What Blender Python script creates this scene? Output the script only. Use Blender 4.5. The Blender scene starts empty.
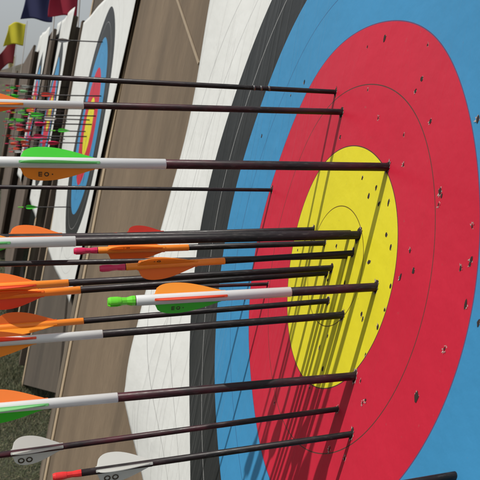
import bpy, bmesh, math, random
import numpy as np
from mathutils import Vector, Matrix
random.seed(4); rng = np.random.default_rng(4)
SC = bpy.context.scene; COL = SC.collection
PI = math.pi
# ------------------------------------------------------------------ camera geometry
F = 754.56
CAM = np.array([-0.30748, -0.68300, 0.16434])
R = np.array([[0.957038, -0.288756, 0.026424], [-0.028832, -0.185446, -0.982231], [0.288526, 0.939271, -0.185804]])
TH = 0.194599                                   # how far the butts lean back
U = np.array([math.sin(TH), 0, math.cos(TH)])   # up along a butt
N = np.array([-math.cos(TH), 0, math.sin(TH)])  # out of a butt, towards the archers
Y = np.array([0., 1, 0])                        # along the row of butts
ZO = 1.50                                       # height of the gold above the grass
H = np.array([0.0008,0.0005,-0.0009,-0.0025,-0.0031,-0.0033,-0.0037,-0.0031,-0.0014,-0.0008,-0.0012,-0.0006,-0.0007,-0.0007,0.0013,0.0053,0.0078,0.0064,0.0031,0.0019,0.0012,-0.0009,-0.0015,0.0001,0.0015,0.0031,0.0021,0.0008,0.0035,0.0021,0.0009,0.003,0.0019,0.0002,0.002,0.0009,-0.002,-0.0127,-0.0239,-0.0143,-0.0072,-0.0089,-0.0021,0.0029,0.0034,-0.0004,-0.0052,0.0019,0.0124,0.0057,0.0075,0.012,-0.0044,-0.0071,0.0,0.0049,-0.0062,-0.0078,0.0009,0.016,0.0157,0.0118,0.0288,0.013,-0.0008,-0.0003,0.0018,-0.006,0.0113,-0.001,-0.0268,-0.0344,-0.0408,-0.0111,-0.0043,0.0022,0.0033,-0.0073,-0.0039,0.0275,0.0131,0.0171,0.0424,0.0181,0.0048,-0.0216,-0.0036,0.0044,-0.0121,-0.0024,0.0012,-0.0298,-0.0206,0.0006,0.0062,0.0315,-0.0101,-0.0041,0.0039,0.0036,0.0144,-0.0008,0.002,-0.0019,-0.0398,-0.0576,0.0073,-0.0054,-0.0013,0.0091,0.018,0.0034,-0.004,0.0276,0.0458,0.0719,0.0138,0.0382,-0.0016,-0.0104,0.0164,0.0116,-0.0364,-0.0136,-0.0407,-0.0969,-0.0054,-0.0432,0.0083,-0.0231,-0.0319,0.0144,0.0101,-0.0352,0.0417,0.0579,-0.0107,0.0352,-0.0288,0.0084,0.0032,-0.0169,0.0077,0.0166,-0.0241,0.0166,0.06,0.0265,0.0475,0.0201,0.0222,0.0315,0.0059,-0.0001,0.0151,-0.0206,-0.0357,-0.0216,-0.0543,-0.0459,-0.0161,-0.0105,0.0049,-0.0018,-0.0046,0.0082,-0.0038,0.0055,0.0498,0.0338,-0.0008,0.0022,-0.0032,-0.0053,-0.0052,0.0001])
GS, GT = np.meshgrid(np.arange(-.75, .91, .11), np.arange(-.8, .81, .16), indexing='ij')
GS = GS.ravel(); GT = GT.ravel()
def height(s, t):                               # how far the wind-lifted paper stands off the near butt
    w = np.exp(-((s-GS)**2 + ((t-GT)/1.3)**2)/(2*.15*.15))
    return max(-.013, float(w @ H))
def ray(x, y): return R.T @ np.array([(x-240)/F, (y-240)/F, 1.])
def st(x, y, n=0.):
    d = ray(x, y); k = (n - CAM@N)/(d@N); P = CAM + k*d
    return P@Y, P@U
def st_paper(x, y):
    p = np.array(st(x, y))
    for _ in range(14): p = .5*p + .5*np.array(st(x, y, height(*p)))
    return float(p[0]), float(p[1])
def world(s, t, n=0.): return Vector(s*Y + t*U + n*N) + Vector((0, 0, ZO))
def pix(P):
    c = R @ (np.array(P) - np.array([0, 0, ZO]) - CAM); return 240+F*c[0]/c[2], 240+F*c[1]/c[2], c[2]

# ------------------------------------------------------------------ materials
def nodes(name):
    m = bpy.data.materials.new(name); m.use_nodes = True
    nt = m.node_tree; return m, nt, nt.nodes['Principled BSDF']
def mixc(nt, fac, a, b):
    n = nt.nodes.new('ShaderNodeMix'); n.data_type = 'RGBA'
    for sock, v in ((n.inputs[0], fac), (n.inputs[6], a), (n.inputs[7], b)):
        if hasattr(v, 'is_linked') or hasattr(v, 'links'): nt.links.new(v, sock)
        else: sock.default_value = v if not isinstance(v, tuple) else (*v, 1) if len(v) == 3 else v
    return n.outputs[2]
def ramp(nt, fac, stops, interp='LINEAR'):
    n = nt.nodes.new('ShaderNodeValToRGB'); cr = n.color_ramp; cr.interpolation = interp
    while len(cr.elements) > 1: cr.elements.remove(cr.elements[0])
    cr.elements[0].position = stops[0][0]; cr.elements[0].color = (*stops[0][1], 1)
    for p, c in stops[1:]:
        e = cr.elements.new(p); e.color = (*c, 1)
    nt.links.new(fac, n.inputs[0]); return n.outputs[0]
def noise(nt, scale, detail=4, rough=.6, vec=None, stretch=None, coord='Object'):
    tc = nt.nodes.new('ShaderNodeTexCoord'); mp = nt.nodes.new('ShaderNodeMapping')
    nt.links.new(tc.outputs[coord], mp.inputs[0])
    if stretch: mp.inputs['Scale'].default_value = stretch
    n = nt.nodes.new('ShaderNodeTexNoise'); n.inputs['Scale'].default_value = scale
    n.inputs['Detail'].default_value = detail; n.inputs['Roughness'].default_value = rough
    nt.links.new(mp.outputs[0], n.inputs['Vector']); return n.outputs[0]
def bump(nt, b, h, strength, dist):
    n = nt.nodes.new('ShaderNodeBump'); n.inputs['Strength'].default_value = strength; n.inputs['Distance'].default_value = dist
    nt.links.new(h, n.inputs['Height']); nt.links.new(n.outputs[0], b.inputs['Normal'])
def simple(name, col, rough=.5, var=.12, scale=60, metal=0, coat=0, trans=0):
    m, nt, b = nodes(name)
    a = tuple(c*(1-var) for c in col); c2 = tuple(min(1, c*(1+var)) for c in col)
    nt.links.new(mixc(nt, noise(nt, scale), a, c2), b.inputs['Base Color'])
    b.inputs['Roughness'].default_value = rough; b.inputs['Metallic'].default_value = metal
    b.inputs['Coat Weight'].default_value = coat; b.inputs['Coat Roughness'].default_value = .15
    if trans:
        tr = nt.nodes.new('ShaderNodeBsdfTranslucent'); tr.inputs[0].default_value = (*col, 1)
        mx = nt.nodes.new('ShaderNodeMixShader'); mx.inputs[0].default_value = trans
        out = nt.nodes['Material Output']
        nt.links.new(b.outputs[0], mx.inputs[1]); nt.links.new(tr.outputs[0], mx.inputs[2]); nt.links.new(mx.outputs[0], out.inputs[0])
    return m
def ring_mat():
    m, nt, b = nodes('printed_target_paper')
    uv = nt.nodes.new('ShaderNodeUVMap'); uv.uv_map = 'UVMap'
    ln = nt.nodes.new('ShaderNodeVectorMath'); ln.operation = 'LENGTH'; nt.links.new(uv.outputs[0], ln.inputs[0])
    YE, RE, BL, BK, WH = (.62, .55, .022), (.47, .016, .040), (.040, .215, .42), (.020, .022, .023), (.60, .61, .60)
    w = .00055; K = (.09, .035, .03); KY = (.16, .11, .01); KB = (.03, .10, .22); G = (.25, .25, .25)
    segs = [(YE, .061, KY), (YE, .122, K), (RE, .183, K), (RE, .244, (.10, .05, .12)), (BL, .305, KB), (BL, .366, None), (BK, .427, (.40, .40, .40)),
            (BK, .488, None), (WH, .549, G), (WH, .610, G), (WH, 2, None)]
    def cmp_(op, r, w_=0.):
        n = nt.nodes.new('ShaderNodeMath'); n.operation = op; nt.links.new(ln.outputs['Value'], n.inputs[0]); n.inputs[1].default_value = r
        if op == 'COMPARE': n.inputs[2].default_value = w_
        return n.outputs[0]
    c = YE
    for (c0, r0, l0), (c1_, r1, l1) in zip(segs, segs[1:]):
        if c0 != c1_: c = mixc(nt, cmp_('GREATER_THAN', r0), c, c1_)
    for c0, r0, l0 in segs:
        if l0: c = mixc(nt, cmp_('COMPARE', r0, w), c, l0)
    d = mixc(nt, noise(nt, 9, 6, .7), (.86, .86, .84), (1.06, 1.06, 1.06))
    mu = nt.nodes.new('ShaderNodeMix'); mu.data_type = 'RGBA'; mu.blend_type = 'MULTIPLY'; mu.inputs[0].default_value = 1
    nt.links.new(c, mu.inputs[6]); nt.links.new(d, mu.inputs[7])
    # scuffs and specks of grime
    s1 = ramp(nt, noise(nt, 160, 5, .75), [(.0, (0, 0, 0)), (.66, (0, 0, 0)), (.74, (.45, .45, .45))])
    fin = mixc(nt, s1, mu.outputs[2], (.16, .13, .11))
    nt.links.new(fin, b.inputs['Base Color']); b.inputs['Roughness'].default_value = .48
    b.inputs['Specular IOR Level'].default_value = .22
    mp = nt.nodes.new('ShaderNodeMapping'); nt.links.new(uv.outputs[0], mp.inputs[0]); mp.inputs['Scale'].default_value = (1, .07, 1); mp.inputs['Rotation'].default_value = (0, 0, .06)
    def uvn(scale, det, rg, vec):
        n = nt.nodes.new('ShaderNodeTexNoise'); n.inputs['Scale'].default_value = scale; n.inputs['Detail'].default_value = det; n.inputs['Roughness'].default_value = rg
        nt.links.new(vec, n.inputs['Vector']); return n.outputs[0]
    def mth(op, a, b_):
        n = nt.nodes.new('ShaderNodeMath'); n.operation = op
        for i, v in enumerate((a, b_)):
            if v is None: continue
            if hasattr(v, 'links'): nt.links.new(v, n.inputs[i])
            else: n.inputs[i].default_value = v
        return n.outputs[0]
    cr = uvn(26, 2, .5, mp.outputs[0])                       # long thin folds, a few centimetres apart
    fold = mth('POWER', mth('SUBTRACT', 1., mth('ABSOLUTE', mth('MULTIPLY', mth('SUBTRACT', cr, .5), 2.6), None)), 14.)
    sx = nt.nodes.new('ShaderNodeSeparateXYZ'); nt.links.new(uv.outputs[0], sx.inputs[0])
    mr = nt.nodes.new('ShaderNodeMapRange'); mr.inputs['From Min'].default_value = .08; mr.inputs['From Max'].default_value = .42; mr.inputs['To Min'].default_value = .12
    nt.links.new(sx.outputs['X'], mr.inputs[0]); fold = mth('MULTIPLY', fold, mr.outputs[0])     # the free, wind-worked side is the creased one
    soft = uvn(7, 4, .55, uv.outputs[0]); fine = uvn(240, 3, .6, uv.outputs[0])
    hsum = mth('ADD', mth('MULTIPLY', fold, .30), mth('ADD', soft, mth('MULTIPLY', fine, .035)))
    bump(nt, b, hsum, .75, .006)
    return m
def board_mat(name, dark, light, stain=.5):
    m, nt, b = nodes(name)
    n1 = noise(nt, 6, 6, .65, stretch=(1, .12, 1)); n2 = noise(nt, 1.6, 4, .6, stretch=(1.6, .35, 1)); n3 = noise(nt, 90, 4, .7, stretch=(1, .25, 1))
    c = mixc(nt, ramp(nt, n1, [(.3, (0, 0, 0)), (.7, (1, 1, 1))]), dark, light)
    st_ = ramp(nt, n2, [(.0, (stain,)*3), (.40, (stain,)*3), (.50, (stain*.25,)*3), (.62, (0, 0, 0))])
    c = mixc(nt, st_, c, tuple(v*.45 for v in dark))
    c = mixc(nt, ramp(nt, n3, [(.35, (.35,)*3), (.6, (0, 0, 0))]), c, tuple(v*.6 for v in dark))
    nt.links.new(c, b.inputs['Base Color']); b.inputs['Roughness'].default_value = .85
    bump(nt, b, n3, .4, .003); return m
M = {}
M['paper'] = ring_mat()
M['board'] = board_mat('weathered_brown_board', (.130, .092, .057), (.190, .138, .088))
M['board_grey'] = board_mat('grey_brown_board', (.056, .044, .032), (.092, .072, .053))
M['board_brown'] = board_mat('mid_brown_board', (.15, .118, .082), (.215, .17, .122))
M['board_dark'] = board_mat('dark_brown_board', (.085, .062, .045), (.13, .096, .072))
M['strip'] = simple('pale_wood_strip', (.34, .26, .17), .7, .25, 30)
M['leg'] = simple('easel_wood', (.09, .065, .045), .8, .3, 20)
def shaft_mat(name, c1, c2, seed):
    m, nt, b = nodes(name)
    n1 = noise(nt, 9+seed, 3, .6, stretch=(5, 5, 1.4)); n2 = noise(nt, 500, 3, .7, stretch=(1, 1, .25))
    c = mixc(nt, ramp(nt, n1, [(.42, (0, 0, 0)), (.62, (1, 1, 1))]), c1, c2)  # reddish streaks: reflections painted into the shaft colour
    c = mixc(nt, ramp(nt, n2, [(.55, (0, 0, 0)), (.75, (.5,)*3)]), c, (.07, .06, .06))
    nt.links.new(c, b.inputs['Base Color'])
    r = ramp(nt, n2, [(.3, (.30,)*3), (.7, (.55,)*3)]); nt.links.new(r, b.inputs['Roughness'])
    b.inputs['Specular IOR Level'].default_value = .32; return m
M['carbon'] = shaft_mat('black_carbon_shaft', (.007, .006, .007), (.022, .008, .012), 0)
M['maroon'] = shaft_mat('dark_maroon_shaft', (.012, .007, .009), (.060, .008, .016), 3)
M['white_wrap'] = simple('white_shaft_wrap', (.60, .61, .61), .36, .05, 40, coat=.3)
M['orange_wrap'] = simple('orange_shaft_wrap', (.95, .27, .025), .4, .08, 60)
M['orange'] = simple('orange_vane', (1.0, .27, .04), .45, .07, 60, trans=.38)
M['amber'] = simple('amber_vane', (1.0, .40, .04), .45, .07, 60, trans=.38)
M['coral'] = simple('coral_vane', (.95, .14, .06), .45, .07, 60, trans=.38)
M['red_vane'] = simple('red_vane', (.70, .05, .03), .45, .1, 60, trans=.2)
M['green'] = simple('green_vane', (.08, .72, .05), .45, .07, 60, trans=.38)
M['mint'] = simple('pale_green_vane', (.30, .75, .33), .45, .07, 60, trans=.38)
M['white_vane'] = simple('white_vane', (.74, .75, .72), .45, .05, 60, trans=.38)
M['grey_vane'] = simple('grey_vane', (.52, .52, .50), .45, .05, 60, trans=.2)
M['magenta_nock'] = simple('magenta_nock', (.62, .02, .10), .3, .1)
M['green_nock'] = simple('green_nock', (.13, .62, .03), .3, .1)
M['red_nock'] = simple('red_nock', (.70, .03, .03), .3, .1)
M['black_nock'] = simple('black_nock', (.02, .02, .02), .3, .1)
M['silver'] = simple('silver_band', (.10, .10, .10), .4, .1, metal=.3)
M['batten'] = simple('batten_wood', (.27, .215, .15), .8, .15, 30)
M['logo'] = simple('vane_print', (.05, .035, .02), .5)
M['hole'] = simple('hole_shade_disc', (.022, .012, .010), 1, .4)
M['torn'] = simple('torn_paper_edge', (.34, .26, .24), .9, .2, 300)
def hill_mat():
    m, nt, b = nodes('scrubby_slope')
    c = mixc(nt, ramp(nt, noise(nt, .35, 6, .7), [(.4, (0, 0, 0)), (.6, (1, 1, 1))]), (.035, .036, .020), (.09, .065, .045))
    nt.links.new(c, b.inputs['Base Color']); b.inputs['Roughness'].default_value = 1; return m
def ground_mat():
    m, nt, b = nodes('worn_grass_ground')
    c = mixc(nt, ramp(nt, noise(nt, 3, 7, .7), [(.35, (0, 0, 0)), (.65, (1, 1, 1))]), (.022, .028, .013), (.046, .050, .024))
    c = mixc(nt, ramp(nt, noise(nt, 45, 4, .7), [(.45, (0, 0, 0)), (.7, (.8,)*3)]), c, (.075, .062, .042))
    nt.links.new(c, b.inputs['Base Color']); b.inputs['Roughness'].default_value = 1
    bump(nt, b, noise(nt, 60, 4), .8, .02); return m
M['hill'] = hill_mat(); M['ground'] = ground_mat()
def cloth(name, col): return simple(name, col, .8, .12, 8, trans=.3)
M['flag_navy'] = cloth('navy_flag_cloth', (.022, .025, .095)); M['flag_crimson'] = cloth('crimson_flag_cloth', (.33, .012, .04))
M['flag_yellow'] = cloth('yellow_flag_cloth', (.62, .56, .03)); M['flag_red'] = cloth('dark_red_flag_cloth', (.20, .012, .02))
M['flag_pale'] = cloth('pale_flag_cloth', (.50, .42, .20))
M['pole'] = simple('flag_pole', (.22, .20, .18), .5)
M['grass'] = None

# ------------------------------------------------------------------ helpers
def link(name, me, mat, parent=None, smooth=False):
    o = bpy.data.objects.new(name, me); COL.objects.link(o)
    for x in (mat if isinstance(mat, list) else [mat]): me.materials.append(x)
    if smooth:
        for p in me.polygons: p.use_smooth = True
    if parent: o.parent = parent
    return o
def from_bm(name, bm, mat, parent=None, smooth=False):
    bmesh.ops.recalc_face_normals(bm, faces=bm.faces)
    me = bpy.data.meshes.new(name); bm.to_mesh(me); bm.free()
    return link(name, me, mat, parent, smooth)
def from_py(name, v, f, mat, parent=None, smooth=False):
    me = bpy.data.meshes.new(name); me.from_pydata(v, [], f); me.update()
    return link(name, me, mat, parent, smooth)
def tag(o, label=None, cat=None, group=None, kind=None):
    for k, v in (('label', label), ('category', cat), ('group', group), ('kind', kind)):
        if v: o[k] = v
    return o
def empty(name, mat4):
    o = bpy.data.objects.new(name, None); COL.objects.link(o); o.empty_display_size = .05; o.matrix_world = mat4; return o
def frame(origin, x, y, z):
    m = Matrix.Identity(4)
    for i, a in enumerate((x, y, z)):
        for j in range(3): m[j][i] = a[j]
    for j in range(3): m[j][3] = origin[j]
    return m
def lathe(bm, prof, seg=20):                    # prof: list of (z, r), closed with caps
    rings = []
    for z, r in prof: rings.append([bm.verts.new((r*math.cos(2*PI*k/seg), r*math.sin(2*PI*k/seg), z)) for k in range(seg)])
    for a, b in zip(rings, rings[1:]):
        for k in range(seg): bm.faces.new((a[k], a[(k+1) % seg], b[(k+1) % seg], b[k]))
    bm.faces.new(rings[0]); bm.faces.new(rings[-1])
def box(bm, x0, x1, y0, y1, z0, z1, bev=0):
    g = bmesh.ops.create_cube(bm, size=1)
    for v in g['verts']: v.co = Vector(((x0+x1)/2+v.co.x*(x1-x0), (y0+y1)/2+v.co.y*(y1-y0), (z0+z1)/2+v.co.z*(z1-z0)))
    if bev:
        es = list({e for v in g['verts'] for e in v.link_edges}); bmesh.ops.bevel(bm, geom=es, offset=bev, segments=2, affect='EDGES')

# ------------------------------------------------------------------ butts (local x = along the row, y = up the lean, z = out of the face)
def butt(name, s0, s1, n, thick, mat, label, t0=-1.46, t1=.74, sw=.06, rim=.03, extra=0., cut=None):
    th = TH+extra; u = (math.sin(th), 0, math.cos(th)); nn = (-math.cos(th), 0, math.sin(th))
    base = empty('archery_butt', frame(world(0, 0, n), Y, u, nn)); tag(base, label, 'archery butt', 'archery butts in a row')
    bm = bmesh.new()
    if cut is None: box(bm, s0, s1+rim, t0, t1, -thick, 0, .004)
    else:                                       # a panel with a slanting foot: cut = foot height at its right end
        g_ = (cut[1]-t0)/(cut[0]-s1); pts = [(s0, t0+g_*(s0-s1)), (cut[0], cut[1]), (s1+rim, t0), (s1+rim, t1), (s0, t1)]
        fr = [bm.verts.new((a, b, 0)) for a, b in pts]; bk = [bm.verts.new((a, b, -thick)) for a, b in pts]
        bm.faces.new(fr); bm.faces.new(bk[::-1])
        for i in range(5): bm.faces.new((fr[i], fr[(i+1) % 5], bk[(i+1) % 5], bk[i]))
    from_bm('board_panel', bm, mat, base)
    bm = bmesh.new(); box(bm, s1-sw/2, s1+sw/2, t0+.002, t1-.002, .0005, .004, .0012); from_bm('edge_strip', bm, M['strip'], base)
    if rim > .05:
        bm = bmesh.new(); box(bm, s1+sw/2+.002, s1+rim-.002, t0+.002, t1-.002, .0005, .006, .0015); from_bm('edge_board', bm, M['board_brown'], base)
    for x in (s0+.12, s1-.35 if cut is None else s0+.42):
        bm = bmesh.new(); box(bm, x, x+.07, t0-.07, t1-.05, -thick-.052, -thick-.002, .003); from_bm('easel_post', bm, M['leg'], base)
        # rear prop, from high on the post down to the grass behind
        top = Vector(world(0, 0, n))
        a = Vector((x+.035, .25, -thick-.06)); mw = base.matrix_world
        wa = mw @ a; wb = Vector((wa.x+.75, wa.y, 0.02)); b = mw.inverted() @ wb
        bm = bmesh.new(); d = (b-a); q = d.to_track_quat('Z', 'Y').to_matrix().to_4x4(); q.translation = a
        box(bm, -.03, .03, -.02, .02, 0, d.length); bm.transform(q); from_bm('rear_prop', bm, M['leg'], base)
    bm = bmesh.new(); box(bm, s0+.10, s1-.26 if cut is None else s0+.5, t0+.12, t0+.19, -thick-.095, -thick-.054, .003); from_bm('cross_rail', bm, M['leg'], base)
    return base
NB = -.018
def s_at(x, y, n): return st(x, y, n)[0]
def t_at(s, ypx, n):
    lo, hi = -1.9, 1.
    for _ in range(40):
        t = (lo+hi)/2
        if pix(world(s, t, n))[1] > ypx: lo = t
        else: hi = t
    return t
sl1 = (s_at(103.5, 180, NB)+s_at(75.5, 320, NB))/2
b1 = butt('near', -.95, sl1, NB, .05, M['board'], 'nearest tall brown archery butt, the one carrying the big close target face', sw=.055, rim=.12)
sl2 = (s_at(41, 280, NB)+s_at(31, 345, NB))/2
tb2 = t_at(sl2, 386, NB)
tc2 = st(60, 394, NB)
b2 = butt('second', sl1+.128, sl2, NB, .05, M['board_grey'], 'grey-brown archery butt second in the row, its foot on the grass at lower left', t0=tb2, sw=.07, cut=tc2)
N3, N4, N5, N6 = .058, .115, .19, .27
sl3 = s_at(28, 264, N3-.014); sl4 = s_at(6, 207, N4-.014)
print('EDGES', sl1, sl2, sl3, sl4, tb2)
b3 = butt('third', 4.05, sl3, N3-.014, .03, M['board_brown'], 'mid brown archery butt third in the row, seen between two pale edge strips', t1=.62, sw=.10, t0=t_at(sl3, 335, N3))
b4 = butt('fourth', s_at(47, 68, N4-.014), sl4, N4-.014, .022, M['board_dark'], 'dark brown archery butt fourth in the row, its pale edge slanting behind the green nocks', t1=.60, sw=.10)
b5 = butt('fifth', s_at(29, 72, N5-.014), sl4+2.0, N5-.014, .022, M['board_dark'], 'far dark brown archery butt just below the yellow flag', t1=.58)
b6 = butt('sixth', sl4+2.1, sl4+4.0, N6-.014, .022, M['board_brown'], 'farthest archery butt at the left edge under the red flag', t1=.45)
# the slanting pale batten on the near butt
(xa, ya), (xb, yb) = st(176, -6, NB), st(200, 64, NB)
bm = bmesh.new(); d = Vector((xb-xa, yb-ya, 0)); L = d.length; ang = math.atan2(d.y, d.x)
box(bm, 0, L, -.0032, .0032, .0005, .004, .0008); bm.transform(Matrix.Translation((xa, ya, 0)) @ Matrix.Rotation(ang, 4, 'Z')); from_bm('slanting_batten', bm, M['batten'], b1)

# ------------------------------------------------------------------ paper target faces
def paper(corner, hfun, n, label, ctr=(0, 0), NU=150, NV=170):
    """corner(u, v) -> (s, t) on the butt; hfun(s, t) -> lift"""
    vs, fs, uvs = [], [], []
    o0 = world(ctr[0], ctr[1], n)
    for j in range(NV+1):
        for i in range(NU+1):
            s, t = corner(i/NU, j/NV); P = world(s, t, n+hfun(s, t)) - o0
            vs.append(P); uvs.append((s-ctr[0], t-ctr[1]))
    for j in range(NV):
        for i in range(NU):
            a = j*(NU+1)+i; fs.append((a, a+1, a+NU+2, a+NU+1))
    me = bpy.data.meshes.new('target_face'); me.from_pydata([tuple(v) for v in vs], [], fs); me.update()
    uvl = me.uv_layers.new(name='UVMap')
    for l in me.loops: uvl.data[l.index].uv = uvs[l.vertex_index]
    o = link('target_face', me, M['paper'], None, True); o.location = o0
    so = o.modifiers.new('thickness', 'SOLIDIFY'); so.thickness = .0006; so.offset = 0
    tag(o, label, 'target face', 'paper target faces'); return o
LE = [(-.66, .30), (-.60, .42), (-.56, .465), (-.504, .520), (-.449, .553), (-.41, .574), (-.385, .590), (-.36, .586), (-.25, .590), (-.17, .603), (-.1, .625), (0, .645), (.66, .650)]
def left_edge(t): return float(np.interp(t, [a for a, _ in LE], [b for _, b in LE]))
def c1(u, v):
    t = -.66+1.30*v; sl = left_edge(t); return -.67+(sl+.67)*u, t
near = paper(c1, height, 0, 'huge close paper target face with wavy left edge, full of arrows and holes')
def ripple(k, amp=.006):
    a, b, c, d = [random.uniform(0, 6) for _ in range(4)]
    return lambda s, t: amp*(math.sin(5.1*s+a+k)*math.sin(3.7*t+b)+.6*math.sin(9*s+c)*math.sin(7*t+d))
def quad(TL, TR, BL, BR):
    def f(u, v):
        s = (TR[0]*(1-u)+TL[0]*u)*v + (BR[0]*(1-u)+BL[0]*u)*(1-v)
        t = (TR[1]*(1-u)+TL[1]*u)*v + (BR[1]*(1-u)+BL[1]*u)*(1-v)
        return s, t
    return f
C2 = (2.502, .029); C3 = (4.47, .02); C4 = (6.0, .0)
f2 = paper(quad(st(79, 29), (1.80, .62), st(47.5, 249), st(69, 303)), ripple(1, .004), 0, 'second target face in the row with curled white corner pointing at the grass', C2, 70, 70)
f3 = paper(quad(st(58.5, 24, N3), (C3[0]-.66, .64), st(27, 192, N3), st(35.5, 219, N3)), ripple(2), N3, 'third target face in the row, white tip hanging behind the orange-green vanes', C3, 50, 50)
f4 = paper(quad(st(40, 36, N4), (C4[0]-.62, .64), st(13, 162, N4), st(21, 183, N4)), ripple(3), N4, 'farthest visible target face, a narrow white and blue sliver', C4, 50, 50)

# holes shot in the near paper
HOLES = [(385,38,1.3,0),(367.7,46.7,.7,0),(428,45,1,1),(422,79,1.2,0),(416,91,1.2,0),(431,121,1.2,0),(368,90,.9,1),(378.5,118,1.1,1),(478.5,119.6,1.5,0),
 (404,135,.9,1),(404,165,1.1,1),(440.6,191,1.5,0),(439,204.6,1.1,1),(472.7,226.5,1.1,1),(410.5,251,1.2,1),(472,259,1.2,0),(362.7,178,1,0),(376.5,187.7,1,0),
 (369,196,1,0),(389,202.5,1.2,0),(379,204.6,.9,0),(386.7,235,1,0),(391,247,1,0),(391,286,.8,0),(369,262,1,0),(414,270.6,1.1,0),(401,276.5,1.3,0),(461,268.6,1.2,1),
 (466,304.8,1.4,0),(445,349,1.3,1),(385,310,.9,0),(378,327.5,1.2,0),(362,314,1.2,0),(479,323,1.1,0),(366,354,1,1),(417,397,1.5,0),(366,400,1.3,1),(304.7,82,1,0),
 (291,95.6,.9,0),(262,136,1.1,0),(340.6,137,1,0),(336.7,246,1,0),(370,262,.9,0),(380,203,.8,0),(345,283,1,0),(363,319,1,0),(328,336,.8,0),(320,346.7,1,1),
 (328,280,.9,0),(330,449,1.3,1),(345,459,1.2,1),(275,402.7,1.1,1),(323,369,1,0),(361,381,1,1),(470.5,264,.9,0),(363,403,1,1),(442,196,.9,0),(245,300,.6,0),(298,250,.7,0),(310,388,.9,1)]
ENTRIES = [(336,92,.9),(342,112,1.1),(388,167,1.3),(272,190,.9),(359,235,1.4),(314,229.5,1),(325,243,1),(353,253,1),(332,268,1.1),(327,272.5,1.1),(268,284,.8),(376,287,1.3),(328,301,1),(343,315,1.2),(355,376,1.3),(338,409,.9),(352,434,1)]
for k, (x, y, sz, pale) in enumerate(HOLES+[(x, y, z*2.1, 2) for x, y, z in ENTRIES]):
    s, t = st_paper(x, y); e = .002
    h = height(s, t); P = world(s, t, h)
    nx = Vector(world(s+e, t, height(s+e, t))-P).normalized(); ny = Vector(world(s, t+e, height(s, t+e))-P).normalized(); nz = ny.cross(nx).normalized()
    if nz.dot(Vector(N)) < 0: nz = -nz
    r = .0021*sz; bm = bmesh.new(); m = 9
    ring = []; ph = random.random()*6
    for i in range(m):
        a = 2*PI*i/m; q = r*(.75+.45*random.random()); ring.append((q*math.cos(a)*1.0, q*math.sin(a)*1.25))
    c = bm.verts.new((0, 0, .0006)); fx, fy = random.uniform(.55, 1), random.uniform(.7, 1.3); rv = [bm.verts.new((a*fx*(.9 if pale != 1 else .5), b*fy*(.9 if pale != 1 else .55), .0006)) for a, b in ring]
    for i in range(m): bm.faces.new((c, rv[i], rv[(i+1) % m])).material_index = 0  # flat dark disc on the paper, painting the shade inside the hole
    # lips of paper punched outwards
    n0 = random.randrange(m)
    for i in range(m):
        big = (pale == 2 and random.random() < .45) or (i-n0) % m < (4 if pale else 2)
        a, b = ring[i], ring[(i+1) % m]
        if not big and random.random() < .75: continue
        g = random.uniform(.05, .7) if pale == 2 else random.uniform(.4, 1.2) if big else .2
        v0 = bm.verts.new((a[0]*.75, a[1]*.75, .0005)); v1 = bm.verts.new((b[0]*.75, b[1]*.75, .0005))
        v2 = bm.verts.new(((a[0]+b[0])/2*(1.0+.4*g), (a[1]+b[1])/2*(1.0+.4*g), .0009*g*sz))
        f = bm.faces.new((v0, v1, v2)); f.material_index = 1
    me = bpy.data.meshes.new('arrow_hole'); bm.to_mesh(me); bm.free()
    o = link('arrow_hole', me, [M['hole'], M['torn']], near)
    o.matrix_world = frame(P, nx, nz.cross(nx), nz); o.matrix_parent_inverse = Matrix.Identity(4)
    o.matrix_basis = Matrix.Translation(-near.location) @ frame(P, nx, nz.cross(nx), nz)

# ------------------------------------------------------------------ arrows
def vane_mesh(z1, z2, r0, ht, thick=.0005):
    """z1 front (towards the point), z2 rear (towards the nock); lies in the local YZ plane, y up"""
    n = 22; prof = []
    for i in range(n+1):
        u = i/n
        if u < .70: h = .06+.94*math.sin(PI/2*(u/.70))**1.15
        else: h = math.sqrt(max(0, 1-((u-.70)/.30)**2.6))
        prof.append((z1+(z2-z1)*u, r0+ht*h if 0 < i < n else r0+.0002))
    v, f = [], []
    for sgn in (-1, 1):
        for z, h in prof:
            v.append((sgn*thick, r0-.0006, z)); v.append((sgn*thick*.55, h, z))
    k = 2*(n+1)
    for i in range(n):
        a = 2*i
        f += [(a, a+2, a+3, a+1), (k+a, k+a+1, k+a+3, k+a+2), (a+1, a+3, k+a+3, k+a+1), (a, k+a, k+a+2, a+2)]
    f += [(0, 1, k+1, k), (2*n, k+2*n, k+2*n+1, 2*n+1)]
    return v, f
def glyph(bm, kind, y0, z0, sc, x):
    """a small printed sign on a vane, drawn in strokes: E-like bars or a ring"""
    def bar(ya, yb, za, zb): box(bm, x-.00015, x+.00015, y0+ya*sc, y0+yb*sc, z0+za*sc, z0+zb*sc)
    if kind == 'E':
        bar(-1, 1, .55, .9)
        for yy in (-1, -.18, .66): bar(yy, yy+.34, -.6, .55)
    elif kind == 'O':
        m = 14
        for i in range(m):
            a0, a1 = 2*PI*i/m, 2*PI*(i+1)/m; vs = []
            for r_, a in ((.6, a0), (1, a0), (1, a1), (.6, a1)): vs.append(bm.verts.new((x+.00016, y0+r_*math.sin(a)*sc, z0+r_*math.cos(a)*sc)))
            bm.faces.new(vs)
            vs2 = [bm.verts.new((x-.00016, v.co.y, v.co.z)) for v in vs]; bm.faces.new(vs2[::-1])
    elif kind == '.': bar(-.25, .25, -.25, .25)
def arrow_at(P, el, yaw=0.):
    d = Vector((-math.cos(el)*math.cos(yaw), math.sin(yaw), math.sin(el)*math.cos(yaw))).normalized()
    x = Vector((0, -1, 0)); x = (x - d*x.dot(d)).normalized(); y = d.cross(x)
    return frame(P, x, y, d)
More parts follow.
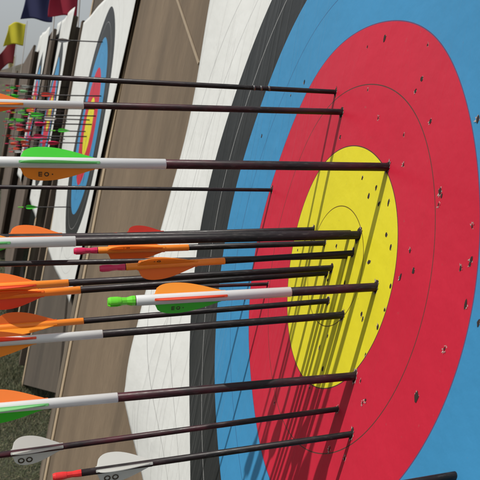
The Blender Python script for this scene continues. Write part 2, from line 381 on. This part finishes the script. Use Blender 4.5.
def solve_el(P, q):
    lo, hi = -.4, .4
    for _ in range(40):
        el = (lo+hi)/2; A = pix(np.array(P)); 
        # walk along the arrow until its picture reaches column q[0]
        a, b = 0., 1.2
        for _ in range(30):
            L = (a+b)/2; w = np.array(P)+L*np.array([-math.cos(el), 0, math.sin(el)])
            X_ = pix(w)
            if X_[2] < .05 or X_[0] < q[0]: b = L
            else: a = L
        if X_[1] > q[1]: lo = el
        else: hi = el
    return el
def z_for_x(P, el, xq):
    a, b = 0., .7
    for _ in range(30):
        L = (a+b)/2; X_ = pix(np.array(P)+L*np.array([-math.cos(el), 0, math.sin(el)]))
        if X_[2] < .05 or X_[0] < xq: b = L
        else: a = L
    return L
def make_arrow(P, el, dia, Ln, body, wrap=None, wrap_to=None, vanes=None, vz=None, vh=.0098, nock='black_nock', roll=0., label='', logos=(), band=None, group='arrows standing in the near target face', seg=20, deep=.10, yaw=0., vane_n=3):
    r = dia/2
    root = empty('arrow', arrow_at(P, el, yaw)); tag(root, label, 'arrow', group)
    bm = bmesh.new(); end = Ln-.022
    lathe(bm, [(-deep-.02, r*.25), (-deep, r*.96), (end, r)], seg); from_bm('shaft', bm, M[body], root, True)
    if wrap:
        bm = bmesh.new(); lathe(bm, [(wrap_to-.0006, r*1.0), (wrap_to, r*1.09), (end-.001, r*1.09), (end-.0004, r*1.0)], seg); from_bm('wrap', bm, M[wrap], root, True)
    if band:
        for z in band:
            bm = bmesh.new(); lathe(bm, [(z, r*1.06), (z+.0022, r*1.06)], seg); from_bm('band', bm, M['silver'], root, True)
    # nock: collar, throat and two prongs
    bm = bmesh.new(); rn = min(r, .0036)
    lathe(bm, [(end+.0002, r*1.04), (end+.003, r*1.02), (end+.007, rn*.86), (end+.0125, rn*.95), (end+.0135, rn*.8)], max(10, seg//2))
    for sg in (-1, 1):                          # half-round prongs either side of the string slot
        mm = 8; arc = [(rn*math.cos(PI*i/mm), sg*(rn*.30+rn*.72*math.sin(PI*i/mm))) for i in range(mm+1)]
        lv = [[bm.verts.new((a_*kk, b_*(.5+.5*kk), z_)) for a_, b_ in arc] for z_, kk in ((end+.0115, .9), (end+.0145, 1.04), (end+.0200, 1.04), (end+.0222, .80))]
        for A_, B_ in zip(lv, lv[1:]):
            for i in range(mm+1): bm.faces.new((A_[i], A_[(i+1) % (mm+1)], B_[(i+1) % (mm+1)], B_[i]))
        bm.faces.new(lv[0]); bm.faces.new(lv[-1])
    bm.transform(Matrix.Rotation(roll, 4, 'Z'))
    from_bm('nock', bm, M[nock], root, False)
    if vanes:
        v, f = vane_mesh(vz[0], vz[1], r*(1.09 if wrap else 1), vh)
        for k, c in enumerate(vanes):
            if c is None: continue
            ang = roll + k*2*PI/3        # angle from 'up', turning towards -x... local x points at the camera side
            o = from_py('vane', v, f, M[c], root, False); o.matrix_basis = Matrix.Rotation(-ang, 4, 'Z')
            if seg > 10:
                bm = bmesh.new(); box(bm, -.0011, .0011, r*(1.09 if wrap else 1)-.0008, r*(1.09 if wrap else 1)+.0005, vz[0]-.002, vz[1]+.001, .0003); from_bm('vane_base', bm, M[c], o)
            for lk, txt in logos:
                if lk == k:
                    bm = bmesh.new(); zc = vz[0]+(vz[1]-vz[0])*.66; sc = vh*(.25 if txt == 'OO' else .17)
                    for side in (-1, 1):
                        for i, ch in enumerate(txt): glyph(bm, ch, r+vh*.52, zc-(i-1)*sc*2.4, sc, side*.00055)
                    lo = from_bm('printed_mark', bm, M['logo'], o)
    return root
D = math.radians
def shot(entry, q, dia, **k):
    s, t = st_paper(*entry); P = world(s, t, height(s, t)); el = solve_el(P, q)
    zx = lambda x: z_for_x(P, el, x)
    if 'nx' in k: k['Ln'] = zx(k.pop('nx'))
    if 'wx' in k: k['wrap_to'] = zx(k.pop('wx'))
    if 'vx' in k: a, b = k.pop('vx'); k['vz'] = (zx(a), zx(b))
    if 'vo' in k: a, b = k.pop('vo'); k['vz'] = (a, b)
    if 'bx' in k: k['band'] = [zx(x) for x in k.pop('bx')]
    return make_arrow(P, el, dia, k.pop('Ln'), k.pop('body', 'carbon'), **k)
shot((336,92),(0,75),.0052, Ln=.44, vanes=('green','white_vane','white_vane'), vo=(.36,.41), bx=(270,262,255), label='thin black arrow with silver rings, the topmost one in the near face')
shot((342,112),(0,103),.0066, Ln=.455, wrap='white_wrap', wx=83, vanes=('orange','amber','orange'), vx=(21,-50), roll=D(-25), body='maroon', label='dark maroon arrow with short white tail, second from the top')
shot((388,167),(0,162),.0080, Ln=.362, wrap='white_wrap', wx=165, vanes=('green','mint','amber'), vx=(97,20), roll=D(-42), vh=.0112, body='maroon', logos=[(2,'EO.')], label='long white-tailed arrow with green upper and orange lower vane, tip at the gold\'s right rim')
shot((272,190),(0,187),.0048, Ln=.50, label='thin black arrow whose tip stops in the blue-red border, left of the gold', vanes=('white_vane',)*3, vo=(.42,.475))
shot((359,235),(0,243),.0084, Ln=.42, wrap='white_wrap', wx=75, vanes=('amber','mint','green'), vx=(8,-60), roll=D(-40), label='thick black arrow with white tail crossing just above the orange nocked ones')
shot((350,233),(0,237.5),.0060, Ln=.365, vanes=('orange','orange','coral'), vx=(60,10), roll=D(-35), vh=.0085, nock='green_nock', label='black arrow behind the thick one, an orange-red vane rising at the left edge')
shot((314,229.5),(100,236),.0058, Ln=.235, vanes=('red_vane','orange','red_vane'), vx=(162,128), roll=D(-15), vh=.0066, body='carbon', nock='red_nock', label='black arrow with small dark red vane, ending at the left rim of the gold')
shot((325,243),(80,251),.0060, nx=74, wrap='orange_wrap', wx=188, vanes=('orange','amber','orange'), vx=(163,108), roll=D(-55), nock='magenta_nock', label='orange-tailed arrow with magenta nock, the upper one of the pair at mid left', logos=[(1,'.O')])
shot((353,253),(110,268),.0058, nx=100, wrap='orange_wrap', wx=224, vanes=('orange','amber','orange'), vx=(195,138), roll=D(-70), nock='magenta_nock', label='orange-tailed arrow with magenta nock, the lower one of the pair', logos=[(1,'.O')])
shot((347,256.5),(0,264),.0048, Ln=.44, vanes=('white_vane',)*3, vo=(.37,.425), label='thin plain black arrow passing between the two magenta nocks')
shot((332,268),(68,283),.0064, Ln=.375, wrap='orange_wrap', wx=68, vanes=('orange','coral','orange'), vx=(34,-22), roll=D(-35), label='orange-tailed arrow, upper one of the two crossing near the left edge', nock='magenta_nock')
shot((327,272.5),(80,290),.0066, Ln=.365, wrap='orange_wrap', wx=80, vanes=('orange','orange','coral'), vx=(42,-12), roll=D(-60), label='orange-tailed arrow, lower one of the two crossing near the left edge', nock='magenta_nock')
shot((268,284),(120,289),.0044, Ln=.27, body='maroon', label='thin maroon arrow tip standing in the left part of the red ring')
shot((376,287),(120,301.5),.0080, nx=108, wrap='white_wrap', wx=290, vanes=('amber','coral','green'), vx=(224,155), roll=D(-42), vh=.0102, body='maroon', nock='green_nock', logos=[(2,'EO.')], label='white-tailed arrow with bright green nock, shown whole in the middle')
shot((328,301),(83,321),.0056, Ln=.36, wrap='orange_wrap', wx=83, vanes=('orange','amber','coral'), vx=(55,-4), roll=D(-10), nock='magenta_nock', label='orange-tailed arrow just above the white-tailed one at lower left')
shot((343,315),(0,342),.0070, Ln=.385, wrap='white_wrap', wx=102, vanes=('coral','amber','orange'), vx=(34,-40), roll=D(55), vh=.0105, label='white-tailed arrow with hanging orange vane at the left edge, below the orange tails')
shot((355,376),(0,408),.0076, Ln=.37, wrap='white_wrap', wx=117, vanes=('orange','mint','green'), vx=(46,-32), roll=D(-42), vh=.0115, body='maroon', logos=[(2,'.')], label='white-tailed arrow with red-orange upper and green lower vane near the grass')
shot((338,409),(0,455),.0052, Ln=.335, vanes=('grey_vane','white_vane','white_vane'), vx=(61,12), roll=D(-48), vh=.0108, body='maroon', logos=[(2,'OO')], label='thin black arrow with grey and white vanes over the grass')
shot((352,434),(60,476),.0056, nx=53, vanes=('white_vane','white_vane','white_vane'), vx=(150,97), roll=D(-48), vh=.0108, nock='red_nock', logos=[(2,'OO')], label='black arrow with red nock and white vanes, lowest on the left')
shot((455,475.5),(415,482.5),.0060, Ln=.36, vanes=('green','mint','amber'), vo=(.26,.32), label='short stretch of dark arrow in the blue ring at the bottom right corner')

# arrows in the farther faces
def far_shot(C, n, entry, nx, nock, vane, label, group, ky=0, dia=.0050, vn=3):
    s, t = st(entry[0], entry[1], n); P = world(s, t, n); el = random.uniform(-.015, .02)
    Ln = z_for_x(P, el, nx)
    make_arrow(P, el, dia, Ln, 'carbon', vanes=(vane,)*3, vz=(max(.05, Ln-.080), Ln-.032), nock=nock, roll=random.uniform(-1, 1), vh=.0075, group=group, seg=8, label=label)
G2, G3, G4 = 'arrows in the second target face', 'arrows in the third target face', 'arrows in the fourth target face'
P2 = 'thin black arrow crossing the middle of the second target face'
far_shot(C2, 0, (103,42), 50, 'black_nock', 'grey_vane', 'lone thin dark arrow high in the second face, against the white paper', G2)
far_shot(C2, 0, (70,207), 18, 'green_nock', 'green', 'lone arrow with green tail low in the second face, in the blue', G2)
for e, nx, nk, vn in [((102,96),32,'magenta_nock','red_vane'),((96,116),22,'green_nock','green'),((92,124.5),26,'magenta_nock','magenta_nock'),((86,131.5),50,'green_nock','green'),
                      ((87,136.5),25,'magenta_nock','magenta_nock'),((95,109),30,'red_nock','white_vane'),((83,143),40,'magenta_nock','magenta_nock'),((90,120),36,'green_nock','white_vane')]:
    far_shot(C2, 0, e, nx, nk, vn, P2, G2)
for e, nx, nk, vn in [((58,87),16,'red_nock','white_vane'),((56,97),6,'green_nock','green'),((54,107),14,'magenta_nock','red_vane'),((53,113),12,'green_nock','mint'),((52,120),5,'green_nock','green'),
                      ((51,126),10,'magenta_nock','magenta_nock'),((50,131),18,'red_nock','red_vane'),((49,139),12,'magenta_nock','magenta_nock'),((47,146),16,'magenta_nock','red_vane'),((46,152),9,'red_nock','white_vane')]:
    far_shot(C3, N3, e, nx, nk, vn, 'thin dark arrow standing in the third target face', G3)
for e, nx, nk, vn in [((37,88),6,'green_nock','green'),((35,98),8,'green_nock','green'),((34,106),4,'red_nock','coral'),((33,113),6,'magenta_nock','red_vane'),((32,122),3,'red_nock','white_vane'),
                      ((30,128),5,'magenta_nock','magenta_nock'),((29,136),2,'magenta_nock','red_vane')]:
    far_shot(C4, N4, e, nx, nk, vn, 'thin dark arrow standing in the fourth target face', G4)

for k in range(12):
    far_shot(C3, N3, (random.uniform(47, 57), random.uniform(84, 156)), random.uniform(8, 26), random.choice(['magenta_nock', 'red_nock', 'green_nock']), random.choice(['magenta_nock', 'magenta_nock', 'green', 'red_vane', 'mint', 'coral']), 'thin dark arrow standing in the third target face', G3)
for k in range(9):
    far_shot(C4, N4, (random.uniform(29, 36), random.uniform(84, 150)), random.uniform(2, 9), random.choice(['magenta_nock', 'red_nock', 'green_nock']), random.choice(['magenta_nock', 'green', 'green', 'red_vane', 'coral']), 'thin dark arrow standing in the fourth target face', G4)

# ------------------------------------------------------------------ wind flags on poles at the butts
def flag(px_top, px_bot, depthY, w, h, mat, label, side=-1, droop=.15, ph=0., n=0., base_z=0.):
    """pole through two picture points at row position depthY, flag flying along the row from its top"""
    def at_s(x, y, s):
        d = ray(x, y); k = (s-CAM[1])/d[1]; return Vector(CAM+k*d)+Vector((0, 0, ZO))
    T = at_s(*px_top, depthY); B = at_s(*px_bot, depthY); d = (B-T).normalized(); G = T + d*((T.z-base_z)/-d.z)
    up = -d; side_v = Vector((side, .25, 0)); side_v = (side_v-up*side_v.dot(up)).normalized(); nn = side_v.cross(up)
    root = empty('wind_flag', frame(G, side_v, nn, up)); tag(root, label, 'flag', 'wind flags above the butts')
    Lp = (T-G).length
    bm = bmesh.new(); lathe(bm, [(0, .006), (Lp+.03, .004)], 10); from_bm('pole', bm, M['pole'], root, True)
    v, f = [], []; nu, nv = 26, 18
    for j in range(nv+1):
        for i in range(nu+1):
            a, b = i/nu, j/nv
            x = .012+w*a*(1-.05*math.sin(3*b+ph)); z = Lp-h*b-droop*h*a*a-.04*h*math.sin(6*a+ph)
            y = .16*w*a*math.sin(7*a+2.2*b+ph)
            v.append((x, y, z))
    for j in range(nv):
        for i in range(nu): q = j*(nu+1)+i; f.append((q, q+1, q+nu+2, q+nu+1))
    o = from_py('flag_cloth', v, f, mat, root, True); so = o.modifiers.new('t', 'SOLIDIFY'); so.thickness = .002
flag((57, -14), (52.5, 38), 5.0, .215, .245, M['flag_navy'], 'navy blue flag hanging at the top edge', droop=.05, ph=.6)
flag((81, -18), (78, 27), 4.3, .165, .215, M['flag_crimson'], 'crimson flag hanging right beside the navy one', droop=.05, ph=2.)
flag((27, 23.5), (24, 48), 9.3, .225, .265, M['flag_yellow'], 'small bright yellow flag against the grey sky', droop=.2, ph=1.2)
flag((17, 42), (14.5, 60), 11.6, .24, .33, M['flag_red'], 'small dark red flag hanging below the yellow one', droop=.8, ph=3.)
flag((16, 57), (14.5, 70), 13.5, .10, .17, M['flag_pale'], 'tiny pale yellow flag at the far end of the row', droop=.3, ph=4.)

# ------------------------------------------------------------------ ground, slope, grass
def sheet(name, x0, x1, y0, y1, z, mat, nx=2, ny=2):
    v = [(x0+(x1-x0)*i/nx, y0+(y1-y0)*j/ny, z) for j in range(ny+1) for i in range(nx+1)]
    f = [(j*(nx+1)+i, j*(nx+1)+i+1, (j+1)*(nx+1)+i+1, (j+1)*(nx+1)+i) for j in range(ny) for i in range(nx)]
    return from_py(name, v, f, mat)
tag(sheet('ground', -900, 900, -900, 900, 0, M['ground']), kind='structure')
# a low scrubby slope closing the far end of the field
v, f = [], []; nu, nv = 80, 14
for j in range(nv+1):
    for i in range(nu+1):
        x = -70+140*i/nu; yy = 75+j*4.0; a = j/nv
        z = -.3+ 5.2*math.sin(PI/2*min(1, a*1.4))*(.75+.25*math.sin(x*.11+1)+.12*math.sin(x*.43))+random.uniform(-.25, .35)*(j > 0)
        v.append((x, yy, z))
for j in range(nv):
    for i in range(nu): q = j*(nu+1)+i; f.append((q, q+1, q+nu+2, q+nu+1))
tag(from_py('hill', v, f, M['hill'], None, True), kind='structure')
# grass
m, nt, b = nodes('grass_blades')
oi = nt.nodes.new('ShaderNodeTexCoord')
c = mixc(nt, ramp(nt, noise(nt, 5, 5, .7), [(.35, (0, 0, 0)), (.65, (1, 1, 1))]), (.035, .052, .018), (.085, .095, .038))
c = mixc(nt, ramp(nt, noise(nt, 70, 2), [(.5, (0, 0, 0)), (.62, (.8,)*3)]), c, (.19, .16, .09))
nt.links.new(c, b.inputs['Base Color']); b.inputs['Roughness'].default_value = .7
NG = 420000
gx = -3.2+4.1*rng.uniform(0, 1, NG)**.7; gy = .4+8.6*rng.uniform(0, 1, NG); a = rng.uniform(0, 2*PI, NG)
hh = rng.uniform(.010, .034, NG)*(1+.5*np.sin(gx*4)*np.sin(gy*3)); ww = rng.uniform(.0009, .0020, NG)
lx = rng.normal(0, .018, NG); ly = rng.normal(0, .018, NG)
V = np.zeros((NG, 3, 3))
V[:, 0] = np.stack([gx-ww*np.cos(a), gy-ww*np.sin(a), gx*0], 1); V[:, 1] = np.stack([gx+ww*np.cos(a), gy+ww*np.sin(a), gx*0], 1)
V[:, 2] = np.stack([gx+lx, gy+ly, hh], 1)
me = bpy.data.meshes.new('grass'); me.vertices.add(NG*3); me.vertices.foreach_set('co', V.ravel())
me.loops.add(NG*3); me.loops.foreach_set('vertex_index', np.arange(NG*3)); me.polygons.add(NG); me.polygons.foreach_set('loop_start', np.arange(NG)*3)
me.update(calc_edges=True); me.validate()
g = link('grass', me, m); tag(g, 'short trodden grass round the feet of the butts', 'grass', kind='stuff')

# ------------------------------------------------------------------ light, sky, camera
k = .93; S = Vector(tuple(np.array(N)+k*np.array(U)-.05*Y)).normalized()   # direction to the sun
sun = bpy.data.lights.new('sun', 'SUN'); sun.energy = 3.15; sun.angle = math.radians(.7); sun.color = (1, .955, .88)
so = bpy.data.objects.new('sun', sun); COL.objects.link(so); so.rotation_euler = S.to_track_quat('Z', 'Y').to_euler(); so.location = (-4, -3, 8)
w = bpy.data.worlds.new('World'); SC.world = w; w.use_nodes = True; nt = w.node_tree
sky = nt.nodes.new('ShaderNodeTexSky'); sky.sky_type = 'NISHITA'; sky.sun_disc = False
sky.sun_elevation = math.asin(S.z); sky.sun_rotation = math.atan2(S.x, S.y); sky.air_density = 1.0; sky.dust_density = 3.0; sky.ozone_density = 1
hs = nt.nodes.new('ShaderNodeHueSaturation'); hs.inputs['Saturation'].default_value = .35
nt.links.new(sky.outputs[0], hs.inputs['Color'])
bg = nt.nodes['Background']; nt.links.new(mixc(nt, .5, hs.outputs[0], (4.0, 4.25, 4.4)), bg.inputs['Color']); bg.inputs['Strength'].default_value = .098
cam = bpy.data.cameras.new('camera'); co = bpy.data.objects.new('camera', cam); COL.objects.link(co)
co.matrix_world = frame(Vector(CAM)+Vector((0, 0, ZO)), R[0], -R[1], -R[2])
cam.sensor_width = 36; cam.lens = 36*F/480; cam.dof.use_dof = True; cam.dof.focus_distance = .78; cam.dof.aperture_fstop = 34; cam.clip_start = .02; cam.clip_end = 3000
SC.camera = co
SC.view_settings.view_transform = 'Standard'; SC.view_settings.look = 'None'; SC.view_settings.gamma = 1; SC.view_settings.exposure = .24
SC.view_settings.use_curve_mapping = False
SC.render.resolution_x = 1024; SC.render.resolution_y = 1024
